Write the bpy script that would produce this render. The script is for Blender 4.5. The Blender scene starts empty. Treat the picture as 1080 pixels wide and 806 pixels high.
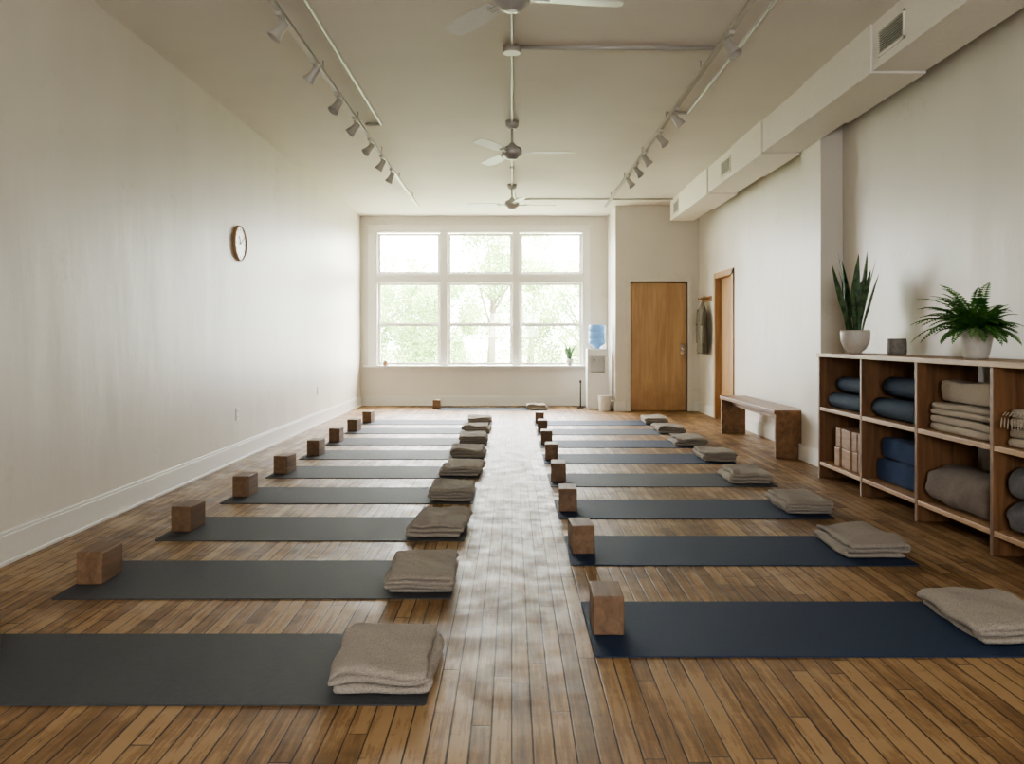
import bpy, bmesh, math, random
from mathutils import Vector, Matrix, noise
random.seed(7)
D=bpy.data; S=bpy.context.scene
R=math.radians

# ------------------------------------------------------------ materials
def newmat(name):
    m=D.materials.new(name); m.use_nodes=True
    nt=m.node_tree; return m,nt,nt.nodes['Principled BSDF']
def N(nt,t,**k):
    n=nt.nodes.new(t)
    for a,b in k.items(): setattr(n,a,b)
    return n
def ramp(nt,stops):
    r=N(nt,'ShaderNodeValToRGB')
    e=r.color_ramp.elements
    while len(e)<len(stops): e.new(0.5)
    for i,(p,c) in enumerate(stops):
        e[i].position=p; e[i].color=(*c,1)
    return r
def c8(r,g,b):
    f=lambda v:((v/255+0.055)/1.055)**2.4 if v>10 else v/255/12.92
    return (f(r),f(g),f(b))
def simple(name,col,rough=0.5,metal=0,vary=0.06,scale=(8,8,8),bump=0.0,bscale=60,spec=0.5,rand=0.0,sheen=0):
    m,nt,b=newmat(name)
    tc=N(nt,'ShaderNodeTexCoord'); mp=N(nt,'ShaderNodeMapping'); mp.inputs['Scale'].default_value=scale
    nt.links.new(tc.outputs['Object'],mp.inputs[0])
    nz=N(nt,'ShaderNodeTexNoise'); nz.inputs['Detail'].default_value=4
    nt.links.new(mp.outputs[0],nz.inputs[0])
    r=ramp(nt,[(0.3,tuple(c*(1-vary) for c in col)),(0.7,tuple(min(1,c*(1+vary)) for c in col))])
    nt.links.new(nz.outputs[0],r.inputs[0])
    out=r.outputs[0]
    if rand>0:
        oi=N(nt,'ShaderNodeObjectInfo'); mr=N(nt,'ShaderNodeMapRange')
        mr.inputs[3].default_value=1-rand; mr.inputs[4].default_value=1+rand
        nt.links.new(oi.outputs['Random'],mr.inputs[0])
        hs=N(nt,'ShaderNodeHueSaturation'); nt.links.new(mr.outputs[0],hs.inputs['Value']); nt.links.new(out,hs.inputs['Color'])
        out=hs.outputs[0]
    nt.links.new(out,b.inputs['Base Color'])
    b.inputs['Roughness'].default_value=rough; b.inputs['Metallic'].default_value=metal
    b.inputs['Specular IOR Level'].default_value=spec
    if sheen: b.inputs['Sheen Weight'].default_value=sheen
    if bump>0:
        n2=N(nt,'ShaderNodeTexNoise'); n2.inputs['Scale'].default_value=bscale; n2.inputs['Detail'].default_value=3
        nt.links.new(tc.outputs['Object'],n2.inputs[0])
        bp=N(nt,'ShaderNodeBump'); bp.inputs['Strength'].default_value=bump; bp.inputs['Distance'].default_value=0.01
        nt.links.new(n2.outputs[0],bp.inputs['Height']); nt.links.new(bp.outputs[0],b.inputs['Normal'])
    return m
def wood(name,ca,cb,axis='y',rough=0.5,rand=0.12,fine=1.0):
    m,nt,b=newmat(name)
    tc=N(nt,'ShaderNodeTexCoord'); mp=N(nt,'ShaderNodeMapping')
    s={'x':(1.5,22,22),'y':(22,1.5,22),'z':(22,22,1.5)}[axis]
    mp.inputs['Scale'].default_value=tuple(v*fine for v in s)
    oi=N(nt,'ShaderNodeObjectInfo')
    add=N(nt,'ShaderNodeVectorMath',operation='ADD'); mul=N(nt,'ShaderNodeMath',operation='MULTIPLY'); mul.inputs[1].default_value=37
    nt.links.new(oi.outputs['Random'],mul.inputs[0]); nt.links.new(tc.outputs['Object'],add.inputs[0]); nt.links.new(mul.outputs[0],add.inputs[1])
    nt.links.new(add.outputs[0],mp.inputs[0])
    nz=N(nt,'ShaderNodeTexNoise'); nz.inputs['Scale'].default_value=1; nz.inputs['Detail'].default_value=8; nz.inputs['Roughness'].default_value=0.65; nz.inputs['Distortion'].default_value=0.8
    nt.links.new(mp.outputs[0],nz.inputs[0])
    r=ramp(nt,[(0.3,ca),(0.68,cb)]); nt.links.new(nz.outputs[0],r.inputs[0])
    mr=N(nt,'ShaderNodeMapRange'); mr.inputs[3].default_value=1-rand; mr.inputs[4].default_value=1+rand
    nt.links.new(oi.outputs['Random'],mr.inputs[0])
    hs=N(nt,'ShaderNodeHueSaturation'); nt.links.new(mr.outputs[0],hs.inputs['Value']); nt.links.new(r.outputs[0],hs.inputs['Color'])
    nt.links.new(hs.outputs[0],b.inputs['Base Color']); b.inputs['Roughness'].default_value=rough
    bp=N(nt,'ShaderNodeBump'); bp.inputs['Strength'].default_value=0.12; bp.inputs['Distance'].default_value=0.005
    nt.links.new(nz.outputs[0],bp.inputs['Height']); nt.links.new(bp.outputs[0],b.inputs['Normal'])
    return m

# wall plaster
def wallmat(name,col,blot=0.05,bump=0.25,rough=0.48,scuff=0.84):
    m,nt,b=newmat(name)
    tc=N(nt,'ShaderNodeTexCoord'); mp=N(nt,'ShaderNodeMapping'); mp.inputs['Scale'].default_value=(1.1,1.1,0.35)
    nt.links.new(tc.outputs['Object'],mp.inputs[0])
    nz=N(nt,'ShaderNodeTexNoise'); nz.inputs['Scale'].default_value=2; nz.inputs['Detail'].default_value=4; nz.inputs['Roughness'].default_value=0.45
    nt.links.new(mp.outputs[0],nz.inputs[0])
    r=ramp(nt,[(0.3,tuple(c*(1-blot) for c in col)),(0.7,tuple(min(1,c*(1+blot)) for c in col))])
    nt.links.new(nz.outputs[0],r.inputs[0]); 
    sc=N(nt,'ShaderNodeTexNoise'); sc.inputs['Scale'].default_value=2.6; sc.inputs['Detail'].default_value=10; sc.inputs['Roughness'].default_value=0.72
    nt.links.new(tc.outputs['Object'],sc.inputs[0])
    sr=N(nt,'ShaderNodeMapRange'); sr.inputs[1].default_value=0.28; sr.inputs[2].default_value=0.40; sr.inputs[3].default_value=scuff; sr.inputs[4].default_value=1.0
    nt.links.new(sc.outputs[0],sr.inputs[0])
    mm=N(nt,'ShaderNodeMix',data_type='RGBA',blend_type='MULTIPLY'); mm.inputs[0].default_value=1
    nt.links.new(r.outputs[0],mm.inputs[6]); nt.links.new(sr.outputs[0],mm.inputs[7])
    nt.links.new(mm.outputs[2],b.inputs['Base Color'])
    b.inputs['Roughness'].default_value=rough; b.inputs['Specular IOR Level'].default_value=0.45
    bp=N(nt,'ShaderNodeBump'); bp.inputs['Strength'].default_value=bump; bp.inputs['Distance'].default_value=0.03
    nt.links.new(nz.outputs[0],bp.inputs['Height'])
    b3=N(nt,'ShaderNodeBump'); b3.inputs['Strength'].default_value=bump*0.5; b3.inputs['Distance'].default_value=0.006
    nt.links.new(sr.outputs[0],b3.inputs['Height']); nt.links.new(bp.outputs[0],b3.inputs['Normal'])
    n3=N(nt,'ShaderNodeTexNoise'); n3.inputs['Scale'].default_value=40; n3.inputs['Detail'].default_value=4
    nt.links.new(tc.outputs['Object'],n3.inputs[0])
    b2=N(nt,'ShaderNodeBump'); b2.inputs['Strength'].default_value=0.12; b2.inputs['Distance'].default_value=0.004
    nt.links.new(n3.outputs[0],b2.inputs['Height']); nt.links.new(b3.outputs[0],b2.inputs['Normal'])
    nt.links.new(b2.outputs[0],b.inputs['Normal'])
    return m
M_wall=wallmat('plaster_cream',(0.70,0.66,0.585),0.03,0.55,0.42)
M_ceil=wallmat('ceiling_paint',(0.74,0.695,0.63),0.02,0.1,0.7,0.97)
M_trim=simple('white_trim_paint',(0.78,0.76,0.71),0.4,vary=0.02)
M_base=simple('baseboard_paint',(0.72,0.70,0.65),0.38,vary=0.02)
M_duct=simple('duct_paint',(0.78,0.74,0.67),0.5,vary=0.03)
M_dark=simple('dark_gap',(0.02,0.02,0.02),0.8)

# floor planks
def floormat():
    m,nt,b=newmat('oak_strip_floor')
    L=nt.links
    tc=N(nt,'ShaderNodeTexCoord'); sp=N(nt,'ShaderNodeSeparateXYZ'); L.new(tc.outputs['Object'],sp.inputs[0])
    def M(op,a,b_=None,c=None):
        n=N(nt,'ShaderNodeMath',operation=op)
        for i,v in enumerate((a,b_,c)):
            if v is None: continue
            if isinstance(v,(int,float)): n.inputs[i].default_value=v
            else: L.new(v,n.inputs[i])
        return n.outputs[0]
    u=M('DIVIDE',sp.outputs[0],0.060); row=M('FLOOR',u); fu=M('FRACT',u)
    wn=N(nt,'ShaderNodeTexWhiteNoise',noise_dimensions='1D'); L.new(row,wn.inputs['W'])
    off=M('MULTIPLY',wn.outputs[0],7.3)
    v=M('ADD',M('DIVIDE',sp.outputs[1],1.0),off); col=M('FLOOR',v); fv=M('FRACT',v)
    cb=N(nt,'ShaderNodeCombineXYZ'); L.new(row,cb.inputs[0]); L.new(col,cb.inputs[1])
    wn2=N(nt,'ShaderNodeTexWhiteNoise',noise_dimensions='2D'); L.new(cb.outputs[0],wn2.inputs[0])
    rnd=wn2.outputs[0]
    mp=N(nt,'ShaderNodeMapping'); mp.inputs['Scale'].default_value=(55,3.2,1); L.new(tc.outputs['Object'],mp.inputs[0])
    ad=N(nt,'ShaderNodeVectorMath',operation='ADD'); L.new(mp.outputs[0],ad.inputs[0])
    cb2=N(nt,'ShaderNodeCombineXYZ'); L.new(M('MULTIPLY',rnd,50),cb2.inputs[1]); L.new(M('MULTIPLY',rnd,31),cb2.inputs[2]); L.new(cb2.outputs[0],ad.inputs[1])
    g=N(nt,'ShaderNodeTexNoise'); g.inputs['Scale'].default_value=1; g.inputs['Detail'].default_value=7; g.inputs['Roughness'].default_value=0.7; L.new(ad.outputs[0],g.inputs[0])
    w=N(nt,'ShaderNodeTexNoise'); w.inputs['Scale'].default_value=1.6; w.inputs['Detail'].default_value=9; w.inputs['Roughness'].default_value=0.7; L.new(tc.outputs['Object'],w.inputs[0])
    t=M('ADD',M('MULTIPLY',rnd,0.22),M('ADD',M('MULTIPLY',g.outputs[0],0.75),M('MULTIPLY',w.outputs[0],0.9)))
    r=ramp(nt,[(0.62,c8(76,55,34)),(0.84,c8(120,92,60)),(0.97,c8(143,113,77)),(1.0,c8(160,131,94))])
    L.new(t,r.inputs[0])
    ed=M('MINIMUM',fu,M('SUBTRACT',1,fu)); ev=M('MULTIPLY',M('MINIMUM',fv,M('SUBTRACT',1,fv)),1.0/0.060)
    e=M('MINIMUM',ed,ev)
    gn=N(nt,'ShaderNodeTexNoise'); gn.inputs['Scale'].default_value=3; gn.inputs['Detail'].default_value=3; L.new(tc.outputs['Object'],gn.inputs[0])
    e2=M('ADD',e,M('MULTIPLY',M('SUBTRACT',gn.outputs[0],0.5),-0.07))
    gap=N(nt,'ShaderNodeMapRange'); gap.interpolation_type='SMOOTHSTEP'
    gap.inputs[1].default_value=0.010; gap.inputs[2].default_value=0.066; L.new(e2,gap.inputs[0])
    mx=N(nt,'ShaderNodeMix',data_type='RGBA'); L.new(gap.outputs[0],mx.inputs[0]); mx.inputs[6].default_value=(*c8(36,25,16),1); L.new(r.outputs[0],mx.inputs[7])
    s1=N(nt,'ShaderNodeTexNoise'); s1.inputs['Scale'].default_value=16; s1.inputs['Detail'].default_value=6; s1.inputs['Roughness'].default_value=0.8; L.new(tc.outputs['Object'],s1.inputs[0])
    s2=N(nt,'ShaderNodeMapRange'); s2.inputs[1].default_value=0.33; s2.inputs[2].default_value=0.39; s2.inputs[3].default_value=0.45; s2.inputs[4].default_value=1; L.new(s1.outputs[0],s2.inputs[0])
    mm=N(nt,'ShaderNodeMix',data_type='RGBA',blend_type='MULTIPLY'); mm.inputs[0].default_value=1
    L.new(mx.outputs[2],mm.inputs[6]); L.new(s2.outputs[0],mm.inputs[7])
    L.new(mm.outputs[2],b.inputs['Base Color'])
    rr=N(nt,'ShaderNodeMapRange'); rr.inputs[1].default_value=0.3; rr.inputs[2].default_value=0.7; rr.inputs[3].default_value=0.34; rr.inputs[4].default_value=0.64
    w2=N(nt,'ShaderNodeTexNoise'); w2.inputs['Scale'].default_value=6; w2.inputs['Detail'].default_value=8; w2.inputs['Roughness'].default_value=0.7; L.new(tc.outputs['Object'],w2.inputs[0])
    L.new(w2.outputs[0],rr.inputs[0]); L.new(rr.outputs[0],b.inputs['Roughness'])
    b.inputs['Specular IOR Level'].default_value=0.4
    h=M('ADD',gap.outputs[0],M('ADD',M('MULTIPLY',g.outputs[0],0.35),M('MULTIPLY',rnd,0.25)))
    bp=N(nt,'ShaderNodeBump'); bp.inputs['Strength'].default_value=0.4; bp.inputs['Distance'].default_value=0.0028
    L.new(h,bp.inputs['Height']); L.new(bp.outputs[0],b.inputs['Normal'])
    return m
M_floor=floormat()

M_matgray=simple('mat_charcoal',c8(66,68,71),0.66,vary=0.08,bump=0.4,bscale=420,spec=0.42)
M_matnavy=simple('mat_navy',c8(25,46,74),0.66,vary=0.1,bump=0.4,bscale=420,spec=0.42)
M_matslate=simple('mat_slate',c8(66,72,80),0.66,vary=0.08,bump=0.4,bscale=420,spec=0.42)
M_block=wood('block_wood',c8(92,69,49),c8(130,102,76),'y',0.6,0.12)
M_blockl=wood('block_pale',c8(134,102,74),c8(168,134,102),'y',0.6,0.1)
M_towel=simple('blanket_oatmeal',c8(160,151,139),0.95,vary=0.22,scale=(38,38,38),bump=1.0,bscale=170,spec=0.1,rand=0.08,sheen=0.15)
M_cream=simple('blanket_cream',c8(180,168,150),0.95,vary=0.14,scale=(30,30,30),bump=0.9,bscale=170,spec=0.1,sheen=0.15)
M_taupe=simple('bolster_taupe',c8(122,110,100),0.95,vary=0.14,scale=(20,20,20),bump=0.8,bscale=170,spec=0.1,sheen=0.15)
M_greyb=simple('bolster_grey',c8(96,94,94),0.95,vary=0.12,scale=(20,20,20),bump=0.8,bscale=170,spec=0.1,sheen=0.15)
M_navyb=simple('blanket_navy',c8(26,58,100),0.9,vary=0.15,scale=(20,20,20),bump=0.8,bscale=180,spec=0.15,sheen=0.15)
M_rollm=simple('rolled_slate_blue',c8(52,68,86),0.8,vary=0.1,bump=0.4,bscale=200,spec=0.3)
M_shelfv=wood('shelf_walnut_upright',c8(92,64,42),c8(142,104,70),'z',0.45,0.0,0.7)
M_shelfh=wood('shelf_board',c8(152,118,84),c8(190,156,116),'y',0.45,0.0,0.8)
M_bench=wood('bench_wood',c8(98,70,46),c8(148,112,76),'y',0.42,0.0,0.8)
M_metal=simple('painted_metal_grey',(0.48,0.46,0.42),0.4,metal=0.2,vary=0.03)
M_fan=simple('fan_metal',(0.45,0.44,0.42),0.38,metal=0.4,vary=0.03)
M_blade=simple('fan_blade',(0.60,0.60,0.59),0.38,metal=0.25,vary=0.02)
M_white=simple('white_plastic',(0.80,0.80,0.78),0.35,vary=0.02)
M_ceramic=simple('ceramic_white',(0.58,0.55,0.50),0.4,vary=0.06,bump=0.1)
M_ceramic2=simple('ceramic_grey',(0.20,0.19,0.175),0.6,vary=0.2,bump=0.2)
M_soil=simple('soil',(0.03,0.02,0.013),0.95,vary=0.4,bump=0.8,bscale=80)
M_chrome=simple('steel',(0.6,0.58,0.55),0.25,metal=0.9,vary=0.02)
M_coat=simple('olive_cloth',c8(118,114,102),0.95,vary=0.12,bump=0.5,bscale=150,spec=0.1)
M_black=simple('black_plastic',(0.03,0.03,0.03),0.45)
M_clockrim=wood('clock_rim',c8(158,126,90),c8(196,162,120),'x',0.4,0.0)
M_grass=simple('grass',c8(140,150,120),0.9,vary=0.2,scale=(1,1,1))

def doormat():
    m,nt,b=newmat('door_honey_wood'); L=nt.links
    tc=N(nt,'ShaderNodeTexCoord'); mp=N(nt,'ShaderNodeMapping'); mp.inputs['Scale'].default_value=(14,14,1.1); L.new(tc.outputs['Object'],mp.inputs[0])
    nz=N(nt,'ShaderNodeTexNoise'); nz.inputs['Scale'].default_value=1; nz.inputs['Detail'].default_value=7; nz.inputs['Distortion'].default_value=1.2; L.new(mp.outputs[0],nz.inputs[0])
    r=ramp(nt,[(0.3,c8(168,134,92)),(0.7,c8(194,160,116))]); L.new(nz.outputs[0],r.inputs[0])
    n2=N(nt,'ShaderNodeTexNoise'); n2.inputs['Scale'].default_value=2.6; n2.inputs['Detail'].default_value=5; L.new(tc.outputs['Object'],n2.inputs[0])
    sp=N(nt,'ShaderNodeSeparateXYZ'); L.new(tc.outputs['Object'],sp.inputs[0])
    mr=N(nt,'ShaderNodeMapRange'); mr.inputs[1].default_value=0.9; mr.inputs[2].default_value=0.1; L.new(sp.outputs[2],mr.inputs[0])
    mu=N(nt,'ShaderNodeMath',operation='MULTIPLY'); L.new(mr.outputs[0],mu.inputs[0]); L.new(n2.outputs[0],mu.inputs[1])
    r2=ramp(nt,[(0.25,(0,0,0)),(0.5,(0.5,0.5,0.5))]); L.new(mu.outputs[0],r2.inputs[0])
    mx=N(nt,'ShaderNodeMix',data_type='RGBA'); L.new(r2.outputs[0],mx.inputs[0]); L.new(r.outputs[0],mx.inputs[6]); mx.inputs[7].default_value=(*c8(138,92,56),1)
    L.new(mx.outputs[2],b.inputs['Base Color']); b.inputs['Roughness'].default_value=0.42
    return m
M_door=doormat()
def leafmat(name,ca,cb,trans=0.25,scale=6):
    m,nt,b=newmat(name); L=nt.links
    tc=N(nt,'ShaderNodeTexCoord'); nz=N(nt,'ShaderNodeTexNoise'); nz.inputs['Scale'].default_value=scale; nz.inputs['Detail'].default_value=4; L.new(tc.outputs['Object'],nz.inputs[0])
    r=ramp(nt,[(0.35,ca),(0.65,cb)]); L.new(nz.outputs[0],r.inputs[0]); L.new(r.outputs[0],b.inputs['Base Color'])
    b.inputs['Roughness'].default_value=0.5
    tr=N(nt,'ShaderNodeBsdfTranslucent'); L.new(r.outputs[0],tr.inputs[0])
    mx=N(nt,'ShaderNodeMixShader'); mx.inputs[0].default_value=trans
    L.new(b.outputs[0],mx.inputs[1]); L.new(tr.outputs[0],mx.inputs[2]); L.new(mx.outputs[0],nt.nodes['Material Output'].inputs[0])
    return m
M_snake=leafmat('snake_plant_leaf',c8(38,68,46),c8(92,118,78),0.15,22)
M_fern=leafmat('fern_leaf',c8(56,104,50),c8(100,148,74),0.35,8)
M_tree=leafmat('tree_leaf',c8(122,146,94),c8(180,200,142),0.5,0.5)
M_bark=simple('bark',c8(140,132,118),0.9,vary=0.2,bump=0.5,bscale=12)
def glassmat():
    m,nt,b=newmat('window_glass'); nt.nodes.remove(b); L=nt.links
    t=N(nt,'ShaderNodeBsdfTransparent'); g=N(nt,'ShaderNodeBsdfGlossy'); g.inputs['Roughness'].default_value=0.02
    mx=N(nt,'ShaderNodeMixShader'); mx.inputs[0].default_value=0.03
    L.new(t.outputs[0],mx.inputs[1]); L.new(g.outputs[0],mx.inputs[2]); L.new(mx.outputs[0],nt.nodes['Material Output'].inputs[0]); return m
M_glass=glassmat()
m,nt,b=newmat('bottle_blue'); b.inputs['Base Color'].default_value=(0.32,0.56,0.86,1); b.inputs['Transmission Weight'].default_value=0.5; b.inputs['Roughness'].default_value=0.15; b.inputs['IOR'].default_value=1.2
M_bottle=m

# ------------------------------------------------------------ builder
class B:
    def __init__(s): s.bm=bmesh.new(); s.mats=[]
    def mi(s,m):
        if m not in s.mats: s.mats.append(m)
        return s.mats.index(m)
    def box(s,x0,x1,y0,y1,z0,z1,m,M=None):
        vs=[s.bm.verts.new((x,y,z)) for x in (x0,x1) for y in (y0,y1) for z in (z0,z1)]
        if M is not None:
            for v in vs: v.co=M@v.co
        i=s.mi(m)
        for f in ((0,1,3,2),(4,6,7,5),(0,4,5,1),(2,3,7,6),(0,2,6,4),(1,5,7,3)):
            fc=s.bm.faces.new([vs[k] for k in f]); fc.material_index=i
        return vs
    def cyl(s,p0,p1,r0,r1,n,m,caps=True):
        p0=Vector(p0);p1=Vector(p1); d=(p1-p0).normalized()
        a=d.orthogonal().normalized(); c=d.cross(a); i=s.mi(m)
        A=[];Bv=[]
        for k in range(n):
            t=2*math.pi*k/n; o=a*math.cos(t)+c*math.sin(t)
            A.append(s.bm.verts.new(p0+o*r0)); Bv.append(s.bm.verts.new(p1+o*r1))
        for k in range(n):
            f=s.bm.faces.new((A[k],A[(k+1)%n],Bv[(k+1)%n],Bv[k])); f.smooth=True; f.material_index=i
        if caps:
            f=s.bm.faces.new(A[::-1]); f.material_index=i
            f=s.bm.faces.new(Bv); f.material_index=i
    def lathe(s,prof,n,m,c=(0,0,0),M=None,wob=None):
        i=s.mi(m); rings=[]
        for r,z in prof:
            ring=[]
            for k in range(n):
                t=2*math.pi*k/n; rr=r
                co=Vector((c[0]+rr*math.cos(t),c[1]+rr*math.sin(t),c[2]+z))
                if M is not None: co=M@co
                ring.append(s.bm.verts.new(co))
            rings.append(ring)
        for a,b in zip(rings[:-1],rings[1:]):
            for k in range(n):
                f=s.bm.faces.new((a[k],a[(k+1)%n],b[(k+1)%n],b[k])); f.smooth=True; f.material_index=i
        f=s.bm.faces.new(rings[0][::-1]); f.material_index=i
        f=s.bm.faces.new(rings[-1]); f.material_index=i
    def finish(s,name,loc=(0,0,0),rz=0,bevel=0,rot=None,sub=0):
        bmesh.ops.recalc_face_normals(s.bm,faces=s.bm.faces[:])
        me=D.meshes.new(name); s.bm.to_mesh(me); s.bm.free()
        for m in s.mats: me.materials.append(m)
        o=D.objects.new(name,me); S.collection.objects.link(o)
        o.location=loc; o.rotation_euler=rot if rot else (0,0,rz)
        if bevel:
            md=o.modifiers.new('bevel','BEVEL'); md.width=bevel; md.segments=2; md.limit_method='ANGLE'; md.angle_limit=R(50)
        if sub:
            md=o.modifiers.new('sub','SUBSURF'); md.levels=sub; md.render_levels=sub
        return o
def boxobj(name,x0,x1,y0,y1,z0,z1,m,bevel=0):
    b=B(); b.box(x0,x1,y0,y1,z0,z1,m); return b.finish(name,bevel=bevel)
def inst(o,name,loc,rz):
    c=o.copy(); c.name=name; c.location=loc; c.rotation_euler=(0,0,rz); S.collection.objects.link(c); return c

H=3.24; XL=-2.59; XR=2.95; YB=14.1; YF=-2.5; YD=13.0; XA=1.63
# ------------------------------------------------------------ shell
boxobj('floor',XL-0.15,XR+0.15,YF-0.15,YB+0.15,-0.12,0,M_floor)
boxobj('ceiling',XL-0.15,XR+0.15,YF-0.15,YB+0.15,H,H+0.12,M_ceil)
boxobj('wall_left',XL-0.15,XL,YF-0.15,YB+0.15,0,H,M_wall)
OX0,OX1,OZ0,OZ1=-2.33,1.23,0.69,2.96
b=B()
b.box(XL,OX0,YB,YB+0.15,0,H,M_wall); b.box(OX1,XR,YB,YB+0.15,0,H,M_wall)
b.box(OX0,OX1,YB,YB+0.15,0,OZ0,M_wall); b.box(OX0,OX1,YB,YB+0.15,OZ1,H,M_wall)
b.finish('wall_back')
DY0,DY1,DZ=11.0,11.94,2.04
b=B()
b.box(XR,XR+0.15,YF-0.15,DY0,0,H,M_wall); b.box(XR,XR+0.15,DY1,YB,0,H,M_wall); b.box(XR,XR+0.15,DY0,DY1,DZ,H,M_wall)
b.finish('wall_right')
boxobj('wall_column',2.75,XR,7.35,7.84,0,H,M_wall,0.006)
b=B()
b.box(XA,XA+0.12,YD,YB,0,H,M_wall)
b.box(XA+0.12,1.86,YD,YD+0.12,0,H,M_wall); b.box(2.77,XR,YD,YD+0.12,0,H,M_wall); b.box(1.86,2.77,YD,YD+0.12,2.06,H,M_wall)
b.finish('wall_alcove')
b=B()
fx0,fx1,fz0,fz1=-0.9,1.1,1.15,2.15  # unseen opening behind the camera, added and sized for fill light
b.box(XL,fx0,YF-0.15,YF,0,H,M_wall); b.box(fx1,XR,YF-0.15,YF,0,H,M_wall)
b.box(fx0,fx1,YF-0.15,YF,0,fz0,M_wall); b.box(fx0,fx1,YF-0.15,YF,fz1,H,M_wall)
b.finish('wall_front')
b=B()
for x in (fx0,0.07,fx1-0.06): b.box(x,x+0.06,YF-0.1,YF-0.04,fz0,fz1,M_trim)
for z in (fz0,fz1-0.06): b.box(fx0,fx1,YF-0.1,YF-0.04,z,z+0.06,M_trim)
b.finish('window_4')  # frame bars of the added fill opening

def baseboard(name,x0,x1,y0,y1,axis):
    b=B(); b.box(x0,x1,y0,y1,0,0.15,M_base)
    t=0.006
    if axis=='xl': b.box(x0,x1-t,y0,y1,0.15,0.168,M_base); b.box(x1,x1+0.012,y0,y1,0,0.02,M_base)
    elif axis=='xr': b.box(x0+t,x1,y0,y1,0.15,0.168,M_base); b.box(x0-0.012,x0,y0,y1,0,0.02,M_base)
    else: b.box(x0,x1,y0+t,y1,0.15,0.168,M_base); b.box(x0,x1,y0-0.012,y0,0,0.02,M_base)
    return b.finish(name,bevel=0.003)
baseboard('baseboard_left',XL,XL+0.02,YF,YB,'xl')
baseboard('baseboard_back',XL+0.02,XA,YB-0.02,YB,'y')
b=B()
for (y0,y1) in ((YF,7.35),(7.84,DY0-0.06),(DY1+0.06,YD)):
    b.box(XR-0.02,XR,y0,y1,0,0.15,M_base); b.box(XR-0.014,XR,y0,y1,0.15,0.168,M_base)
b.box(2.73,2.75,7.33,7.86,0,0.15,M_base); b.box(2.75,XR-0.02,7.33,7.35,0,0.15,M_base)
b.finish('baseboard_right',bevel=0.003)
b=B(); b.box(XA-0.02,XA,YD-0.02,YB-0.02,0,0.15,M_base); b.box(XA,1.79,YD-0.02,YD,0,0.15,M_base); b.box(2.84,XR-0.02,YD-0.02,YD,0,0.15,M_base)
b.finish('baseboard_alcove',bevel=0.003)

# ------------------------------------------------------------ back windows
cols=[(-2.27,-1.26),(-1.07,-0.02),(0.16,1.17)]
b=B()
b.box(OX0,cols[0][0]-0.03,YB-0.02,YB+0.15,OZ0,OZ1,M_trim)
b.box(cols[0][1]+0.03,cols[1][0]-0.03,YB-0.02,YB+0.15,OZ0,OZ1,M_trim)
b.box(cols[1][1]+0.03,cols[2][0]-0.03,YB-0.02,YB+0.15,OZ0,OZ1,M_trim)
b.box(cols[2][1]+0.03,OX1,YB-0.02,YB+0.15,OZ0,OZ1,M_trim)
for a,c in cols: b.box(a-0.03,c+0.03,YB-0.015,YB+0.15,2.10,2.255,M_trim)
b.box(-2.46,OX0,YB-0.03,YB,OZ0,3.06,M_trim); b.box(OX1,1.33,YB-0.03,YB,OZ0,3.06,M_trim)
b.box(-2.46,1.33,YB-0.035,YB,OZ1,3.06,M_trim)
b.box(-2.50,1.37,YB-0.05,YB,3.06,3.085,M_trim)
b.finish('trim_1',bevel=0.004)
b=B(); b.box(-2.52,1.39,YB-0.14,YB+0.08,0.66,0.69,M_trim); b.box(-2.46,1.33,YB-0.025,YB,0.60,0.66,M_wall); b.finish('window_sill',bevel=0.005)
for i,(a,c) in enumerate(cols):
    b=B()
    def sash(x0,x1,z0,z1,y,w=0.04):
        b.box(x0-0.03,x0+w*0.4,y,y+0.035,z0-0.02,z1+0.02,M_trim); b.box(x1-w*0.4,x1+0.03,y,y+0.035,z0-0.02,z1+0.02,M_trim)
        b.box(x0+w*0.4,x1-w*0.4,y,y+0.035,z1-w*0.4,z1+0.02,M_trim); b.box(x0+w*0.4,x1-w*0.4,y,y+0.035,z0-0.02,z0+w*0.4,M_trim)
        b.box(x0+w*0.4,x1-w*0.4,y+0.015,y+0.019,z0+w*0.4,z1-w*0.4,M_glass)
    sash(a,c,2.275,2.925,YB+0.05)
    sash(a,c,0.72,1.375,YB+0.05)
    sash(a,c,1.40,2.08,YB+0.09)
    b.finish('window_%d'%(i+1))

# ------------------------------------------------------------ exterior
boxobj('ground_outside',-80,80,YB+0.3,120,-0.6,-0.5,M_grass)
def tree(name,x,y,hc,rx,rz,n,seed):
    rnd=random.Random(seed); bl=B()
    bl.cyl((0,0,0),(0.1,0,hc*0.7),0.2,0.1,10,M_bark)
    for k in range(7):
        t=rnd.uniform(0,6.28); bl.cyl((0.05,0,hc*(0.4+0.05*k)),(math.cos(t)*rx*0.6,math.sin(t)*rx*0.6,hc+rnd.uniform(-0.3,0.6)*rz),0.06,0.02,6,M_bark)
    i=bl.mi(M_tree)
    cl=[]
    for k in range(30):
        while True:
            p=Vector([rnd.uniform(-1,1) for _ in range(3)])
            if p.length<1: break
        cl.append((Vector((p.x*rx,p.y*rx,hc+p.z*rz)),rnd.uniform(0.2,0.42)*rx))
    for k in range(n):
        c,r=rnd.choice(cl); d=Vector([rnd.gauss(0,1) for _ in range(3)]).normalized()*r*rnd.uniform(0.5,1.05)
        p=c+d
        if p.z<0.1: continue
        a=Vector([rnd.gauss(0,1) for _ in range(3)]).normalized(); q=a.orthogonal().normalized(); s=rnd.uniform(0.035,0.075)
        vs=[bl.bm.verts.new(p+v) for v in (a*s,q*s*0.6,-a*s,-q*s*0.6)]
        f=bl.bm.faces.new(vs); f.material_index=i
    return bl.finish(name,(x,y,-0.5))
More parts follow.
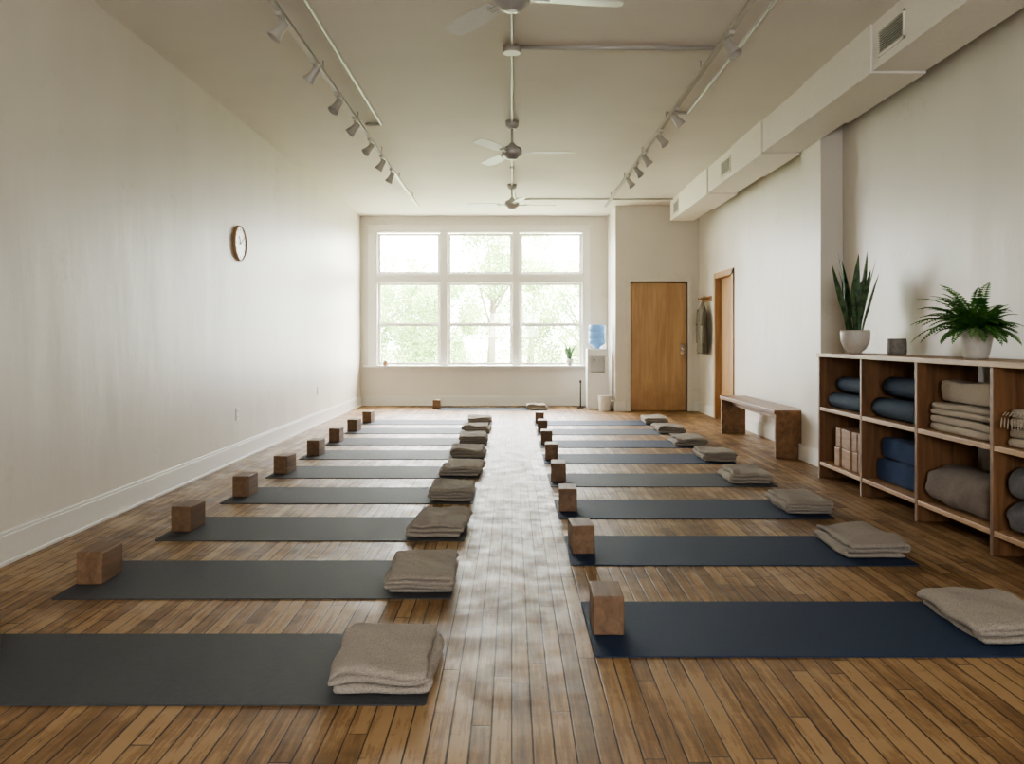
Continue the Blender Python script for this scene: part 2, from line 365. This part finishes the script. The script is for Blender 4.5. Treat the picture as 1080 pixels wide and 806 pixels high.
for k,(x,y,hc,rx,rz) in enumerate([(-5.6,34,2.6,2.2,2.2),(-2.6,32,2.0,1.7,2.0),(-0.9,35,4.8,2.4,2.8),(3.0,34,2.8,2.4,2.6),(-4.9,40,3.0,2.8,2.3),(0.9,41,3.2,3.0,2.9),(-10,42,3.4,3.2,3.0),(6.2,42,4.6,3.0,3.4)]):
    tree('tree' if k==0 else 'tree.%03d'%k,x,y,hc,rx,rz,15000,k+3)

# ------------------------------------------------------------ doors
b=B()
b.box(-0.435,0.435,0,0.04,0.008,2.03,M_door)
b.cyl((0.37,-0.05,0.98),(0.37,0,0.98),0.012,0.018,12,M_chrome); b.lathe([(0.012,0),(0.028,0.008),(0.03,0.022),(0.02,0.035),(0.004,0.038)],16,M_chrome,M=Matrix.Translation((0.37,-0.045,0.98))@Matrix.Rotation(R(90),4,'X'))
b.box(0.35,0.39,-0.004,0,0.9,1.06,M_chrome)
b.finish('door_1',(2.315,YD+0.03,0),bevel=0.003)
b=B()
for x0,x1 in ((1.80,1.865),(2.765,2.83)): b.box(x0,x1,YD-0.018,YD+0.005,0,2.045,M_wall)
b.box(1.80,2.83,YD-0.018,YD+0.005,2.045,2.11,M_wall)
b.finish('trim_2',bevel=0.003)
b=B()
b.box(XR+0.07,XR+0.11,DY0+0.03,DY1-0.03,0.008,2.01,M_door)
b.cyl((XR+0.07,DY0+0.1,0.98),(XR+0.01,DY0+0.1,0.98),0.012,0.02,12,M_chrome)
b.finish('door_2')
b=B()
M_doorframe=wood('door_frame_wood',c8(152,118,80),c8(186,150,108),'z',0.45,0)
b.box(XR-0.02,XR+0.13,DY0-0.05,DY0+0.03,0,2.07,M_doorframe); b.box(XR-0.02,XR+0.13,DY1-0.03,DY1+0.05,0,2.07,M_doorframe); b.box(XR-0.02,XR+0.13,DY0-0.05,DY1+0.05,2.01,2.09,M_doorframe)
b.finish('trim_3',bevel=0.003)

# ------------------------------------------------------------ duct
b=B()
DX0,DX1,DB=2.40,2.75,2.93
seams=[-1.5,0.2,1.7,3.0,4.2,5.49,6.76,7.9,9.0,10.1,11.3,12.5]
for k,(a,c) in enumerate(zip(seams[:-1],seams[1:])):
    e=0.014 if k%2 else 0.0
    b.box(DX0-e,DX1+e*0.5,a+0.002,c-0.002,DB-e,H,M_duct)
    b.box(DX0+0.01,DX1-0.01,a-0.003,a+0.003,DB+0.01,H,M_dark)
def vent(y0,y1,e):
    z0,z1=2.985,3.165; X=DX0-e
    b.box(X-0.012,X,y0,y1,z0,z0+0.018,M_duct); b.box(X-0.012,X,y0,y1,z1-0.018,z1,M_duct)
    b.box(X-0.012,X,y0,y0+0.018,z0,z1,M_duct); b.box(X-0.012,X,y1-0.018,y1,z0,z1,M_duct)
    b.box(X-0.001,X+0.001,y0,y1,z0,z1,M_dark)
    n=9
    for k in range(n):
        z=z0+0.02+(z1-z0-0.04)*(k+0.5)/n
        b.box(X-0.010,X-0.001,y0+0.015,y1-0.015,z-0.003,z+0.003,M_metal)
vent(5.03,5.40,0.0); vent(9.05,9.45,0.0); vent(11.9,12.25,0)
b.finish('air_duct',bevel=0.004)

# ------------------------------------------------------------ fans
def fan(name,y,zb,angs,first=None):
    b=B()
    b.lathe([(0.03,H-zb-0.075),(0.06,H-zb-0.05),(0.065,H-zb)],20,M_fan)
    b.cyl((0,0,0.05),(0,0,H-zb-0.06),0.012,0.012,12,M_fan)
    b.lathe([(0.02,-0.07),(0.05,-0.065),(0.07,-0.04),(0.095,-0.025),(0.10,0.02),(0.085,0.045),(0.04,0.065),(0.02,0.09)],28,M_fan)
    for a in angs:
        M=Matrix.Rotation(R(a),4,'Z')@Matrix.Rotation(R(10),4,'X')
        b.box(0.08,0.2,-0.018,0.018,-0.012,-0.004,M_fan,M)
        pts=[(0.16,-0.045),(0.30,-0.062),(0.50,-0.065),(0.58,-0.058),(0.60,-0.03),(0.60,0.03),(0.58,0.058),(0.50,0.065),(0.30,0.062),(0.16,0.045)]
        i=b.mi(M_blade)
        lo=[b.bm.verts.new(M@Vector((x,yy,-0.004))) for x,yy in pts]; hi=[b.bm.verts.new(M@Vector((x,yy,0.002))) for x,yy in pts]
        f=b.bm.faces.new(lo[::-1]); f.material_index=i; f=b.bm.faces.new(hi); f.material_index=i
        n=len(pts)
        for k in range(n):
            f=b.bm.faces.new((lo[k],lo[(k+1)%n],hi[(k+1)%n],hi[k])); f.material_index=i
    return b.finish(name,(0,y,zb))
fan('ceiling_fan',4.36,2.95,(8,126,248))
fan('ceiling_fan.001',7.94,2.94,(0,238,117))
fan('ceiling_fan.002',11.2,2.97,(5,175,285))

b=B(); zc=H-0.014
b.cyl((0.0,-1,zc),(0.0,11.2,zc),0.012,0.012,10,M_metal)
b.cyl((0.0,5.9,zc),(1.45,5.9,zc),0.014,0.014,10,M_metal)
b.lathe([(0.06,-0.05),(0.065,-0.045),(0.065,-0.0)],20,M_metal,c=(0,5.9,H))
b.cyl((0.05,12.3,zc),(2.4,12.3,zc),0.012,0.012,10,M_metal)
b.cyl((0.0,11.2,zc),(0.05,12.3,zc),0.012,0.012,10,M_metal)
b.cyl((-1.27,-1,zc),(-1.27,8.0,zc),0.013,0.013,10,M_metal)
b.cyl((-1.27,8.0,zc),(-1.42,8.0,zc),0.013,0.013,10,M_metal)
b.cyl((1.62,-1,zc),(1.62,7.6,zc),0.013,0.013,10,M_metal)
b.cyl((1.62,7.6,zc),(1.42,7.6,zc),0.013,0.013,10,M_metal)
for y in range(0,11,2):
    b.box(-0.02,0.02,y-0.01,y+0.01,H-0.03,H,M_metal)
b.finish('ceiling_conduit')

def track(name,x,y1,heads,side,seed):
    rnd=random.Random(seed); b=B()
    zt=H-0.09
    b.box(x-0.018,x+0.018,0,y1,zt-0.012,zt+0.012,M_metal)
    y=0.6
    while y<y1:
        b.cyl((x,y,zt),(x,y,H),0.006,0.006,8,M_metal); y+=1.4
    for hy in heads:
        b.box(x-0.016,x+0.016,hy-0.05,hy+0.05,zt-0.035,zt-0.012,M_metal)
        b.cyl((x,hy,zt-0.03),(x,hy,zt-0.085),0.007,0.007,8,M_metal)
        aim=Vector((side*rnd.uniform(0.5,0.9),rnd.uniform(-0.5,0.25),-1)).normalized()
        p=Vector((x,hy,zt-0.10))
        q=Matrix.Translation(p)@aim.to_track_quat('Z','Y').to_matrix().to_4x4()
        b.lathe([(0.012,-0.055),(0.024,-0.05),(0.03,-0.02),(0.032,0.02),(0.045,0.065),(0.047,0.072),(0.040,0.070),(0.026,0.03),(0.004,0.028)],20,M_metal,M=q)
    return b.finish(name)
track('track_light',-1.42,12.5,[3.4,4.2,5.06,5.91,6.71,7.44,8.24,9.0,9.7],-1,1)
track('track_light.001',1.42,12.5,[3.6,5.37,7.14,7.87,8.76,9.36,10.0],1,2)

# ------------------------------------------------------------ yoga mats
def matmesh(mat,name):
    b=B(); i=b.mi(mat); L,W,T=1.76,0.62,0.005
    r=0.012; pts=[]
    for cx,cy,a0 in ((L-r,W-r,0),(r,W-r,90),(r,r,180),(L-r,r,270)):
        for k in range(4): pts.append((cx+r*math.cos(R(a0+30*k)),cy+r*math.sin(R(a0+30*k))))
    lo=[b.bm.verts.new((x,y,0.0005)) for x,y in pts]; hi=[b.bm.verts.new((x,y,T)) for x,y in pts]
    f=b.bm.faces.new(lo[::-1]); f=b.bm.faces.new(hi)
    for k in range(len(pts)): b.bm.faces.new((lo[k],lo[(k+1)%len(pts)],hi[(k+1)%len(pts)],hi[k]))
    return b.finish(name)
def blockmesh(name):
    b=B(); b.box(-0.06,0.06,-0.105,0.105,0,0.15,M_block); return b.finish(name,bevel=0.006)
def folded(name,w,d,h,layers,mat,seed,sub=1,fringe=False,mess=1.0,drop=1.0,tk=0.94):
    """cloth folded back and forth on itself (serpentine section swept along y)"""
    rnd=random.Random(seed); b=B(); i=b.mi(mat); s=h/layers; t=s*tk/2
    cen=[]
    for k in range(layers):
        z=s*(k+0.5); xa=-w/2+s/2+rnd.uniform(-0.004,0.020*mess); xb=w/2-s/2+rnd.uniform(-0.020*mess,0.004)
        xs=[xa+(xb-xa)*q/15 for q in range(16)]
        if k%2: xs=xs[::-1]
        for x in xs: cen.append((x,z))
        if k<layers-1:
            sx=1 if k%2==0 else -1; xe=xs[-1]
            for a in (-60,-20,20,60):
                cen.append((xe+sx*s/2*math.cos(R(a))*0.95, z+s/2+s/2*math.sin(R(a))))
    up=[];dn=[]
    for k,(x,z) in enumerate(cen):
        x0,z0=cen[max(0,k-1)]; x1,z1=cen[min(len(cen)-1,k+1)]
        tx,tz=x1-x0,z1-z0; l=math.hypot(tx,tz) or 1; nx,nz=-tz/l,tx/l
        up.append((x+nx*t,z+nz*t)); dn.append((x-nx*t,z-nz*t))
    prof=up+dn[::-1]; n=len(prof); NY=26; rings=[]
    ys=[-d/2+d*q/NY for q in range(NY+1)]
    for q,y in enumerate(ys):
        ring=[]
        for (x,z) in prof:
            kl=z/s; kq=math.floor(min(layers-1,max(0,kl)))
            jx=noise.noise(Vector((y*8,kl*1.3,seed*1.7)))*0.018*mess
            jy=(noise.noise(Vector((x*7,kl*1.5,seed*2.3)))*0.022+noise.noise(Vector((kq*5.3,seed*1.9,0)))*0.020)*mess
            wr=noise.noise(Vector((x*14+y*9,y*12,seed+5))); wr2=noise.noise(Vector((x*40,y*34,seed+8)))
            dz=(noise.noise(Vector((x*6,y*5,seed)))*0.020+(0.5-abs(wr))*0.014+wr2*0.003)*mess*(z/h)
            edge=abs(y)/(d/2)
            dz-= (max(0,edge-0.88)/0.12)**2*0.008*(z/h)*drop
            xe=abs(x)/(w/2); dz-=(max(0,xe-0.84)/0.16)**1.5*0.007*(z/h)*drop
            zz=max(0.0,z+dz-0.004*z/h)
            ring.append(b.bm.verts.new((x+jx,y+jy*(y/(d/2)),zz)))
        rings.append(ring)
    for a,c in zip(rings[:-1],rings[1:]):
        for k in range(n):
            f=b.bm.faces.new((a[k],a[(k+1)%n],c[(k+1)%n],c[k])); f.smooth=True; f.material_index=i
    m_=len(cen)
    for ring,fl in ((rings[0],1),(rings[-1],-1)):
        for k in range(m_-1):
            vs=[ring[k],ring[k+1],ring[n-2-k],ring[n-1-k]]
            f=b.bm.faces.new(vs[::fl]); f.material_index=i; f.smooth=True
    if fringe:
        for q in range(24):
            y=-d/2+0.02+(d-0.04)*q/23; x=-w/2-0.008
            p=[Vector((x+0.02,y,h*0.8)),Vector((x-0.004,y+rnd.uniform(-.004,.004),h*0.55)),Vector((x-0.008,y+rnd.uniform(-.01,.01),h*0.55-0.06-rnd.uniform(0,0.02)))]
            b.cyl(p[0],p[1],0.004,0.004,6,mat); b.cyl(p[1],p[2],0.004,0.005,6,mat)
    return b.finish(name,sub=sub)

def nm(base,k): return base if k==0 else '%s.%03d'%(base,k)
P={'gray':matmesh(M_matgray,'pg'),'navy':matmesh(M_matnavy,'pn'),'slate':matmesh(M_matslate,'ps')}
blk=blockmesh('pb'); tws=[folded('pt%d'%k,0.335,0.46,0.085,3 if k%2==0 else 4,M_towel,k+51,1,False,1.15,1.0,0.86) for k in range(5)]
mats=[]
rnd=random.Random(5)
for k in range(9):
    mats.append((-2.03,2.577+1.05*k,'gray' if k<7 else 'slate','L'))  # farthest left mats: glancing reflection put into the colour as slate
for y,c in zip([2.97,4.17,5.24,6.37,7.55,8.65,9.8,10.87],['navy','navy','navy','slate','navy','navy','slate','navy']):
    mats.append((0.30,y,c,'R'))
mats.append((-1.20,13.12,'slate','C'))
for k,(x,y,c,sd) in enumerate(mats):
    rr=rnd.uniform(-0.006,0.006)
    inst(P[c],nm('yoga_mat',k),(x,y,0),rr)
    if sd=='L':
        bx=x+0.075+ (0.035 if k==0 else rnd.uniform(-0.01,0.02)); by=y+0.31+rnd.uniform(-0.02,0.02); br=rnd.uniform(-0.12,0.02)
        tx=-0.43+rnd.uniform(-0.01,0.01); ty=y+0.29
    elif sd=='R':
        bx=x+0.075; by=y+0.31; br=rnd.uniform(-0.05,0.05); tx=x+1.61+rnd.uniform(-0.02,0.03); ty=y+0.34
    else:
        bx=x-0.02; by=y+0.3; br=0; tx=x+1.6; ty=y+0.3
    zb=0.0053
    inst(blk,nm('yoga_block',k),(bx,by,zb),br)
    t=tws[k%5]
    tr=rnd.uniform(-0.05,0.03)
    o=inst(t,nm('folded_blanket',k),(tx,ty,zb+0.001),tr)
    if k and k%2==0: o.rotation_euler[2]+=math.pi
for o in list(P.values())+[blk]+tws: D.objects.remove(o)

# ------------------------------------------------------------ shelf
SX0,SX1=2.54,2.925; div=[6.83,6.01,5.19,4.37,3.55]; T=0.032
b=B()
zt0,zt1=0.998,1.03; zm0,zm1=0.555,0.585; zl0,zl1=0.105,0.135
for y in div: b.box(SX0,SX1,y-T/2,y+T/2,0,zt0,M_shelfv)
for a,c in zip(div[:-1],div[1:]):
    for z0,z1 in ((zm0,zm1),(zl0,zl1)): b.box(SX0+0.003,SX1,c+T/2,a-T/2,z0,z1,M_shelfh)
b.box(SX0-0.012,SX1,div[-1]-T/2-0.01,div[0]+T/2+0.01,zt0,zt1,M_shelfh)
b.finish('cubby_shelf',bevel=0.003)
def rolled(name,r,L,mat,loc,sq=0.92,seed=0):
    b=B(); i=b.mi(mat)
    turns=4.0; n=110; cen=[]
    th=r/(turns+0.6)
    for k in range(n+1):
        a=2*math.pi*turns*k/n; rr=th*0.5+ (r-th)*k/n
        cen.append((rr*math.cos(a-1.9),rr*math.sin(a-1.9)))
    up=[];dn=[]
    for k,(x,z) in enumerate(cen):
        l=math.hypot(x,z) or 1; up.append((x+x/l*th*0.46,z+z/l*th*0.46)); dn.append((x-x/l*th*0.46*min(1,l/th),z-z/l*th*0.46*min(1,l/th)))
    prof=up+dn[::-1]; m_=len(prof); rings=[]
    for q in range(9):
        y=-L/2+L*q/8; e=1-0.03*abs(2*q/8-1)**4
        rings.append([b.bm.verts.new((x*e+0.004*noise.noise(Vector((y*4,seed,0))),y,z*sq*e)) for x,z in prof])
    for a,c in zip(rings[:-1],rings[1:]):
        for k in range(m_):
            f=b.bm.faces.new((a[k],a[(k+1)%m_],c[(k+1)%m_],c[k])); f.smooth=True
    for ring,fl in ((rings[0],1),(rings[-1],-1)):
        for k in range(len(cen)-1):
            f=b.bm.faces.new([ring[k],ring[k+1],ring[m_-2-k],ring[m_-1-k]][::fl])
    return b.finish(name,loc)
zc1=zm1; zc0=zl1
k=0
def mid(i): return (div[i]+div[i+1])/2
def R_(i,r,L,z,x,mat,dy=0):
    global k
    rolled(nm('rolled_yoga_mat',k),r,L,mat,(x,mid(i)+dy,z+r*0.93),seed=k); k+=1
R_(0,0.072,0.66,zc1,2.655,M_rollm); R_(0,0.072,0.66,zc1,2.815,M_rollm); R_(0,0.070,0.62,zc1+0.132,2.70,M_rollm,-0.02)
R_(1,0.082,0.68,zc1,2.665,M_rollm); R_(1,0.082,0.68,zc1,2.835,M_rollm); R_(1,0.080,0.62,zc1+0.152,2.72,M_rollm,-0.03)
b=B(); y0=mid(0)-0.30; rr=random.Random(3)
for row in range(2):
    for q in range(5):
        yy=y0+q*0.108+rr.uniform(0,0.004)
        M=Matrix.Translation((2.70+rr.uniform(-0.01,0.01),yy,zc0+0.001+row*0.152))
        b.box(-0.115,0.115,-0.05,0.05,0,0.15,M_blockl,M)
b.finish('stack_of_yoga_blocks',bevel=0.008)
fk=len(mats)
def F_(i,w,d,h,layers,mat,z,x,seed,rz=0,dy=0,fringe=False,sub=1,mess=0.7):
    global fk
    o=folded(nm('folded_blanket',fk),w,d,h,layers,mat,seed,sub,fringe,mess); o.location=(x,mid(i)+dy,z+0.002); o.rotation_euler=(0,0,rz); fk+=1
F_(1,0.34,0.70,0.165,1,M_navyb,zc0,2.725,31,0.01); F_(1,0.33,0.66,0.155,1,M_navyb,zc0+0.165,2.73,32,-0.02,-0.02)
F_(2,0.35,0.68,0.095,2,M_cream,zc1,2.73,33); F_(2,0.34,0.66,0.075,2,M_cream,zc1+0.099,2.735,34,0.015); F_(2,0.33,0.64,0.13,1,M_cream,zc1+0.178,2.73,35,-0.02,-0.02)
F_(3,0.35,0.68,0.10,2,M_cream,zc1,2.73,36); F_(3,0.34,0.66,0.10,2,M_cream,zc1+0.106,2.72,37,0.01,0,True)
def bolster(name,r,L,mat,loc,seed,sx=1.0,sz=0.85):
    b=B(); i=b.mi(mat); n=40; rings=[]
    ys=[(-L/2,0.35),(-L/2,0.6),(-L/2+0.01,0.8),(-L/2+0.03,0.93)]+[(-L/2+0.06+(L-0.12)*q/16,1.0) for q in range(17)]+[(L/2-0.03,0.93),(L/2-0.01,0.8),(L/2,0.6),(L/2,0.35)]
    for y,e in ys:
        ring=[]
        for q in range(n):
            a=2*math.pi*q/n; rr=r*e*(1+0.10*noise.noise(Vector((math.cos(a)*2,math.sin(a)*2+seed,y*6)))+0.02*math.sin(y*50+seed+2*math.sin(a*3)))
            ca,sa=math.cos(a),math.sin(a)
            ring.append(b.bm.verts.new((math.copysign(abs(ca)**0.85,ca)*rr*sx,y,max(-r*sz*0.96,math.copysign(abs(sa)**0.85,sa)*rr*sz))))
        rings.append(ring)
    for a,c in zip(rings[:-1],rings[1:]):
        for q in range(n):
            f=b.bm.faces.new((a[q],a[(q+1)%n],c[(q+1)%n],c[q])); f.smooth=True
    b.bm.faces.new(rings[0][::-1]); b.bm.faces.new(rings[-1])
    return b.finish(name,loc)
bolster('bolster_cushion',0.15,0.72,M_taupe,(2.725,mid(2),zc0+0.15*0.80*0.98),1,1.15,0.80)
bolster('bolster_cushion.001',0.105,0.72,M_greyb,(2.70,mid(3),zc0+0.105*0.85*0.98),2,1.3)
bolster('bolster_cushion.002',0.105,0.70,M_greyb,(2.70,mid(3),zc0+0.105*0.85*3.0),3,1.3)

# ------------------------------------------------------------ plants & pots
def strip(b,pts,widths,side,mat,fold=0.25):
    i=b.mi(mat); rows=[]
    for k,(p,w) in enumerate(zip(pts,widths)):
        t=(pts[min(k+1,len(pts)-1)]-pts[max(k-1,0)]).normalized()
        nrm=side.cross(t).normalized()
        rows.append([b.bm.verts.new(p-side*w+nrm*w*fold),b.bm.verts.new(p),b.bm.verts.new(p+side*w+nrm*w*fold)])
    for a,c in zip(rows[:-1],rows[1:]):
        for q in (0,1):
            f=b.bm.faces.new((a[q],a[q+1],c[q+1],c[q])); f.smooth=True; f.material_index=i
def snake(name,loc,s,potmat,n,seed,hmax,spread=1.0,wf=1.0):
    rnd=random.Random(seed); b=B()
    b.lathe([(0.045*s,0),(0.05*s,0.012*s),(0.085*s,0.045*s),(0.108*s,0.10*s),(0.112*s,0.17*s),(0.106*s,0.185*s),(0.098*s,0.18*s),(0.096*s,0.165*s)],32,potmat)
    b.cyl((0,0,0.15*s),(0,0,0.168*s),0.097*s,0.097*s,24,M_soil)
    for k in range(n):
        a=k*2.4+rnd.uniform(-.3,.3); rad=0.05*s*math.sqrt((k+0.5)/n); d=Vector((math.cos(a),math.sin(a),0))
        h=hmax*rnd.uniform(0.5,1.0)*(1.0 if k>1 else 1.05); out=spread*rnd.uniform(0.08,0.34)*h
        sa=a+math.pi/2+rnd.uniform(-.8,.8); side=Vector((math.cos(sa),math.sin(sa),0))
        pts=[];ws=[]
        for q in range(11):
            t=q/10; pts.append(d*(rad+out*t**1.4)+Vector((0,0,0.16*s+h*t))+side*0.012*math.sin(t*4+k)); ws.append(wf*0.029*s*(0.55+1.1*t if t<0.4 else 0.99)*(1-max(0,(t-0.45)/0.55)**1.8)+0.0008)
        strip(b,pts,ws,side,M_snake)
    return b.finish(name,loc)
snake('potted_snake_plant',(2.70,6.49,1.03),1.0,M_ceramic,18,4,0.70,0.85,1.15)
b=B()
b.lathe([(0.05,0),(0.062,0.006),(0.066,0.03),(0.064,0.10),(0.06,0.118),(0.055,0.118),(0.054,0.09),(0.052,0.088)],28,M_ceramic2)
b.finish('ceramic_jar',(2.72,5.83,1.03))
def fern(name,loc):
    rnd=random.Random(9); b=B()
    b.lathe([(0.055,0),(0.062,0.008),(0.07,0.03),(0.085,0.10),(0.095,0.155),(0.098,0.175),(0.09,0.178),(0.086,0.165)],32,M_ceramic)
    b.cyl((0,0,0.14),(0,0,0.162),0.086,0.086,24,M_soil)
    i=b.mi(M_fern)
    for k in range(100):
        a=k*2.399+rnd.uniform(-.2,.2); L=rnd.uniform(0.20,0.38); el=R(rnd.uniform(25,100)); d=Vector((math.cos(a),math.sin(a),0))
        if d.x>0.3: L*=0.62
        side=Vector((-d.y,d.x,0)); p=d*0.03+Vector((0,0,0.16)); pts=[p.copy()]; n=20
        ang=el
        for q in range(n):
            ang-=R(rnd.uniform(3.2,5.0)); p=p+(d*math.cos(ang)+Vector((0,0,math.sin(ang))))*L/n
            if p.z<0.05: p.z=0.05
            pts.append(p.copy())
        for u,v in zip(pts[:-1],pts[1:]): b.cyl(u,v,0.0013,0.0013,4,M_fern,False)
        for q in range(2,n+1):
            t=q/n; l=0.060*math.sin(math.pi*min(1,0.18+0.82*t))**0.7*(1-0.4*t)+0.004; tg=(pts[q]-pts[q-1]).normalized()
            for sgn in (1,-1):
                dd=(side*sgn+tg*0.35+Vector((0,0,-0.12-rnd.uniform(0,.2)))).normalized(); o=pts[q]
                vs=[b.bm.verts.new(o),b.bm.verts.new(o+dd*l*0.4+tg*0.009),b.bm.verts.new(o+dd*l),b.bm.verts.new(o+dd*l*0.4-tg*0.008)]
                f=b.bm.faces.new(vs); f.material_index=i
    return b.finish(name,loc)
fern('potted_fern',(2.70,4.80,1.031))
snake('potted_plant',(0.98,YB-0.075,0.69),0.6,M_ceramic,11,8,0.32,1.8)
b=B(); b.lathe([(0.035,0),(0.04,0.005),(0.04,0.07),(0.036,0.075),(0.034,0.06),(0.01,0.058)],20,M_blockl); b.cyl((0,0,0.055),(0,0,0.09),0.003,0.002,6,M_black)
b.finish('candle_jar',(-2.15,YB-0.08,0.69))

# ------------------------------------------------------------ bench
b=B()
b.box(2.51,2.83,7.90,9.98,0.42,0.46,M_bench)
b.box(2.525,2.815,7.90,7.94,0,0.42,M_bench); b.box(2.525,2.815,9.94,9.98,0,0.42,M_bench)
b.box(2.65,2.68,7.94,9.94,0.34,0.42,M_bench)
b.finish('wooden_bench',bevel=0.004)

# ------------------------------------------------------------ water cooler
b=B()
b.box(-0.17,0.17,-0.15,0.15,0.02,0.60,M_white); b.box(-0.17,0.17,0.0,0.15,0.60,0.86,M_white)
b.box(-0.17,-0.12,-0.15,0.0,0.60,0.86,M_white); b.box(0.12,0.17,-0.15,0.0,0.60,0.86,M_white)
b.box(-0.17,0.17,-0.15,0.15,0.86,0.98,M_white)
b.box(-0.11,0.11,-0.14,-0.01,0.601,0.612,M_metal)
for x,m_ in ((-0.05,M_bottle),(0.05,M_white)): b.cyl((x,-0.0,0.80),(x,-0.06,0.80),0.014,0.014,10,m_); b.cyl((x,-0.05,0.80),(x,-0.05,0.765),0.009,0.009,10,m_)
b.box(-0.155,0.155,-0.14,0.14,0,0.02,M_white)
b.lathe([(0.04,0.97),(0.045,1.0),(0.06,1.02),(0.13,1.06),(0.138,1.08),(0.138,1.14),(0.130,1.15),(0.138,1.16),(0.138,1.25),(0.130,1.26),(0.138,1.27),(0.138,1.34),(0.125,1.37),(0.03,1.375)],32,M_bottle)
b.finish('water_cooler',(1.385,13.45,0),bevel=0.006)
b=B(); b.lathe([(0.085,0),(0.09,0.005),(0.105,0.24),(0.108,0.245),(0.10,0.245),(0.086,0.012),(0.01,0.01)],28,M_white); b.finish('waste_bin',(1.47,13.08,0))
# tall narrow white cylinder standing near the cooler
b=B(); b.lathe([(0.075,0),(0.078,0.03),(0.055,0.05),(0.052,0.60),(0.045,0.62),(0.045,1.02),(0.05,1.03),(0.05,1.06),(0.03,1.075)],24,M_white)
b.finish('tall_white_cylinder',(1.525,13.78,0))
b=B()
b.cyl((0,0,0),(0,0,0.42),0.012,0.012,10,M_black); b.cyl((0,0,0),(0,0,0.02),0.06,0.05,16,M_black)
b.cyl((0.0,0,0.42),(0,0,0.46),0.02,0.018,10,M_black)
b.finish('dark_pole',(1.13,13.6,0))  # thin dark pole on a small foot

# ------------------------------------------------------------ coat rack + coat
b=B()
b.box(-0.02,0,-0.28,0.28,-0.04,0.04,M_door)
for y in (-0.22,-0.07,0.08,0.22):
    b.cyl((-0.02,y,0),(-0.08,y,0.015),0.012,0.012,10,M_door); b.lathe([(0.004,-0.01),(0.02,-0.005),(0.02,0.005),(0.004,0.01)],12,M_door,M=Matrix.Translation((-0.085,y,0.016))@Matrix.Rotation(R(90),4,'Y'))
b.finish('coat_rack',(XR,12.45,1.74))
b=B(); i=b.mi(M_coat); rings=[]
prof=[(0.0,0.012,0.02),(-0.05,0.03,0.05),(-0.12,0.05,0.12),(-0.2,0.055,0.15),(-0.35,0.055,0.14),(-0.55,0.06,0.15),(-0.74,0.065,0.17),(-0.78,0.06,0.165)]
for z,rx,ry in prof:
    ring=[]
    for q in range(40):
        a=2*math.pi*q/40; w=1+0.16*math.sin(a*7+z*3)*min(1,-z*4)
        ring.append(b.bm.verts.new((rx*math.cos(a)*w,ry*math.sin(a)*w,z)))
    rings.append(ring)
for a,c in zip(rings[:-1],rings[1:]):
    for q in range(40):
        f=b.bm.faces.new((a[q],a[(q+1)%40],c[(q+1)%40],c[q])); f.smooth=True
b.bm.faces.new(rings[0]); b.bm.faces.new(rings[-1][::-1])
for sg in (-1,1):
    b.cyl((-0.01,sg*0.11,-0.12),(-0.02,sg*0.17,-0.35),0.045,0.042,14,M_coat); b.cyl((-0.02,sg*0.17,-0.35),(-0.02,sg*0.165,-0.62),0.042,0.035,14,M_coat)
b.finish('hanging_coat',(XR-0.095,12.37,1.698))

# ------------------------------------------------------------ clock, outlets
b=B()
b.lathe([(0.160,0),(0.168,0.004),(0.170,0.024),(0.164,0.032),(0.156,0.030),(0.154,0.02),(0.01,0.02)],48,M_clockrim)
b.cyl((0,0,0.02),(0,0,0.022),0.154,0.154,48,M_white)
for q in range(12):
    M=Matrix.Rotation(R(30*q),4,'Z'); l=0.025 if q%3==0 else 0.015
    b.box(0.142-l,0.142,-0.0025,0.0025,0.022,0.0235,M_black,M)
for ang,l,w in ((215,0.075,0.004),(120,0.11,0.003)):
    b.box(-0.015,l,-w,w,0.025,0.027,M_black,Matrix.Rotation(R(ang),4,'Z'))
b.cyl((0,0,0.022),(0,0,0.03),0.007,0.007,14,M_black)
b.finish('wall_clock',(XL,7.8,2.05),rot=(0,R(90),0))
for k,(y,z) in enumerate(((7.77,0.436),(11.0,0.455))):
    b=B(); b.box(0,0.006,-0.036,0.036,-0.058,0.058,M_white)
    for zz in (-0.026,0.026):
        b.box(0.006,0.008,-0.018,0.018,zz-0.017,zz+0.017,M_white)
        for yy in (-0.007,0.007): b.box(0.008,0.0085,yy-0.0015,yy+0.0015,zz-0.006,zz+0.006,M_black)
    b.finish(nm('wall_outlet',k),(XL,y,z),bevel=0.0015)

# ------------------------------------------------------------ light
w=D.worlds.new('sky'); S.world=w; w.use_nodes=True
bg=w.node_tree.nodes['Background']; bg.inputs[0].default_value=(0.98,0.985,1.0,1); bg.inputs[1].default_value=19.0
def portal(loc,rot,sx,sy):
    l=D.lights.new('window_portal','AREA'); l.shape='RECTANGLE'; l.size=sx; l.size_y=sy
    l.cycles.is_portal=True
    o=D.objects.new('window_portal',l); o.location=loc; o.rotation_euler=rot; S.collection.objects.link(o)
portal(((OX0+OX1)/2,YB+0.2,(OZ0+OZ1)/2),(R(-90),0,0),OX1-OX0,OZ1-OZ0)
portal(((fx0+fx1)/2,YF-0.2,(fz0+fz1)/2),(R(90),0,0),fx1-fx0,fz1-fz0)  # portal of the added fill opening

# ------------------------------------------------------------ camera
cam=D.cameras.new('camera'); co=D.objects.new('camera',cam); S.collection.objects.link(co)
co.location=(0,0,1.15); co.rotation_euler=(R(90),0,0); cam.sensor_width=36; cam.lens=29.0; cam.shift_y=-46/1080
cam.clip_end=300
S.camera=co
S.view_settings.view_transform='AgX'
S.view_settings.look='AgX - Medium High Contrast'
S.view_settings.exposure=1.0
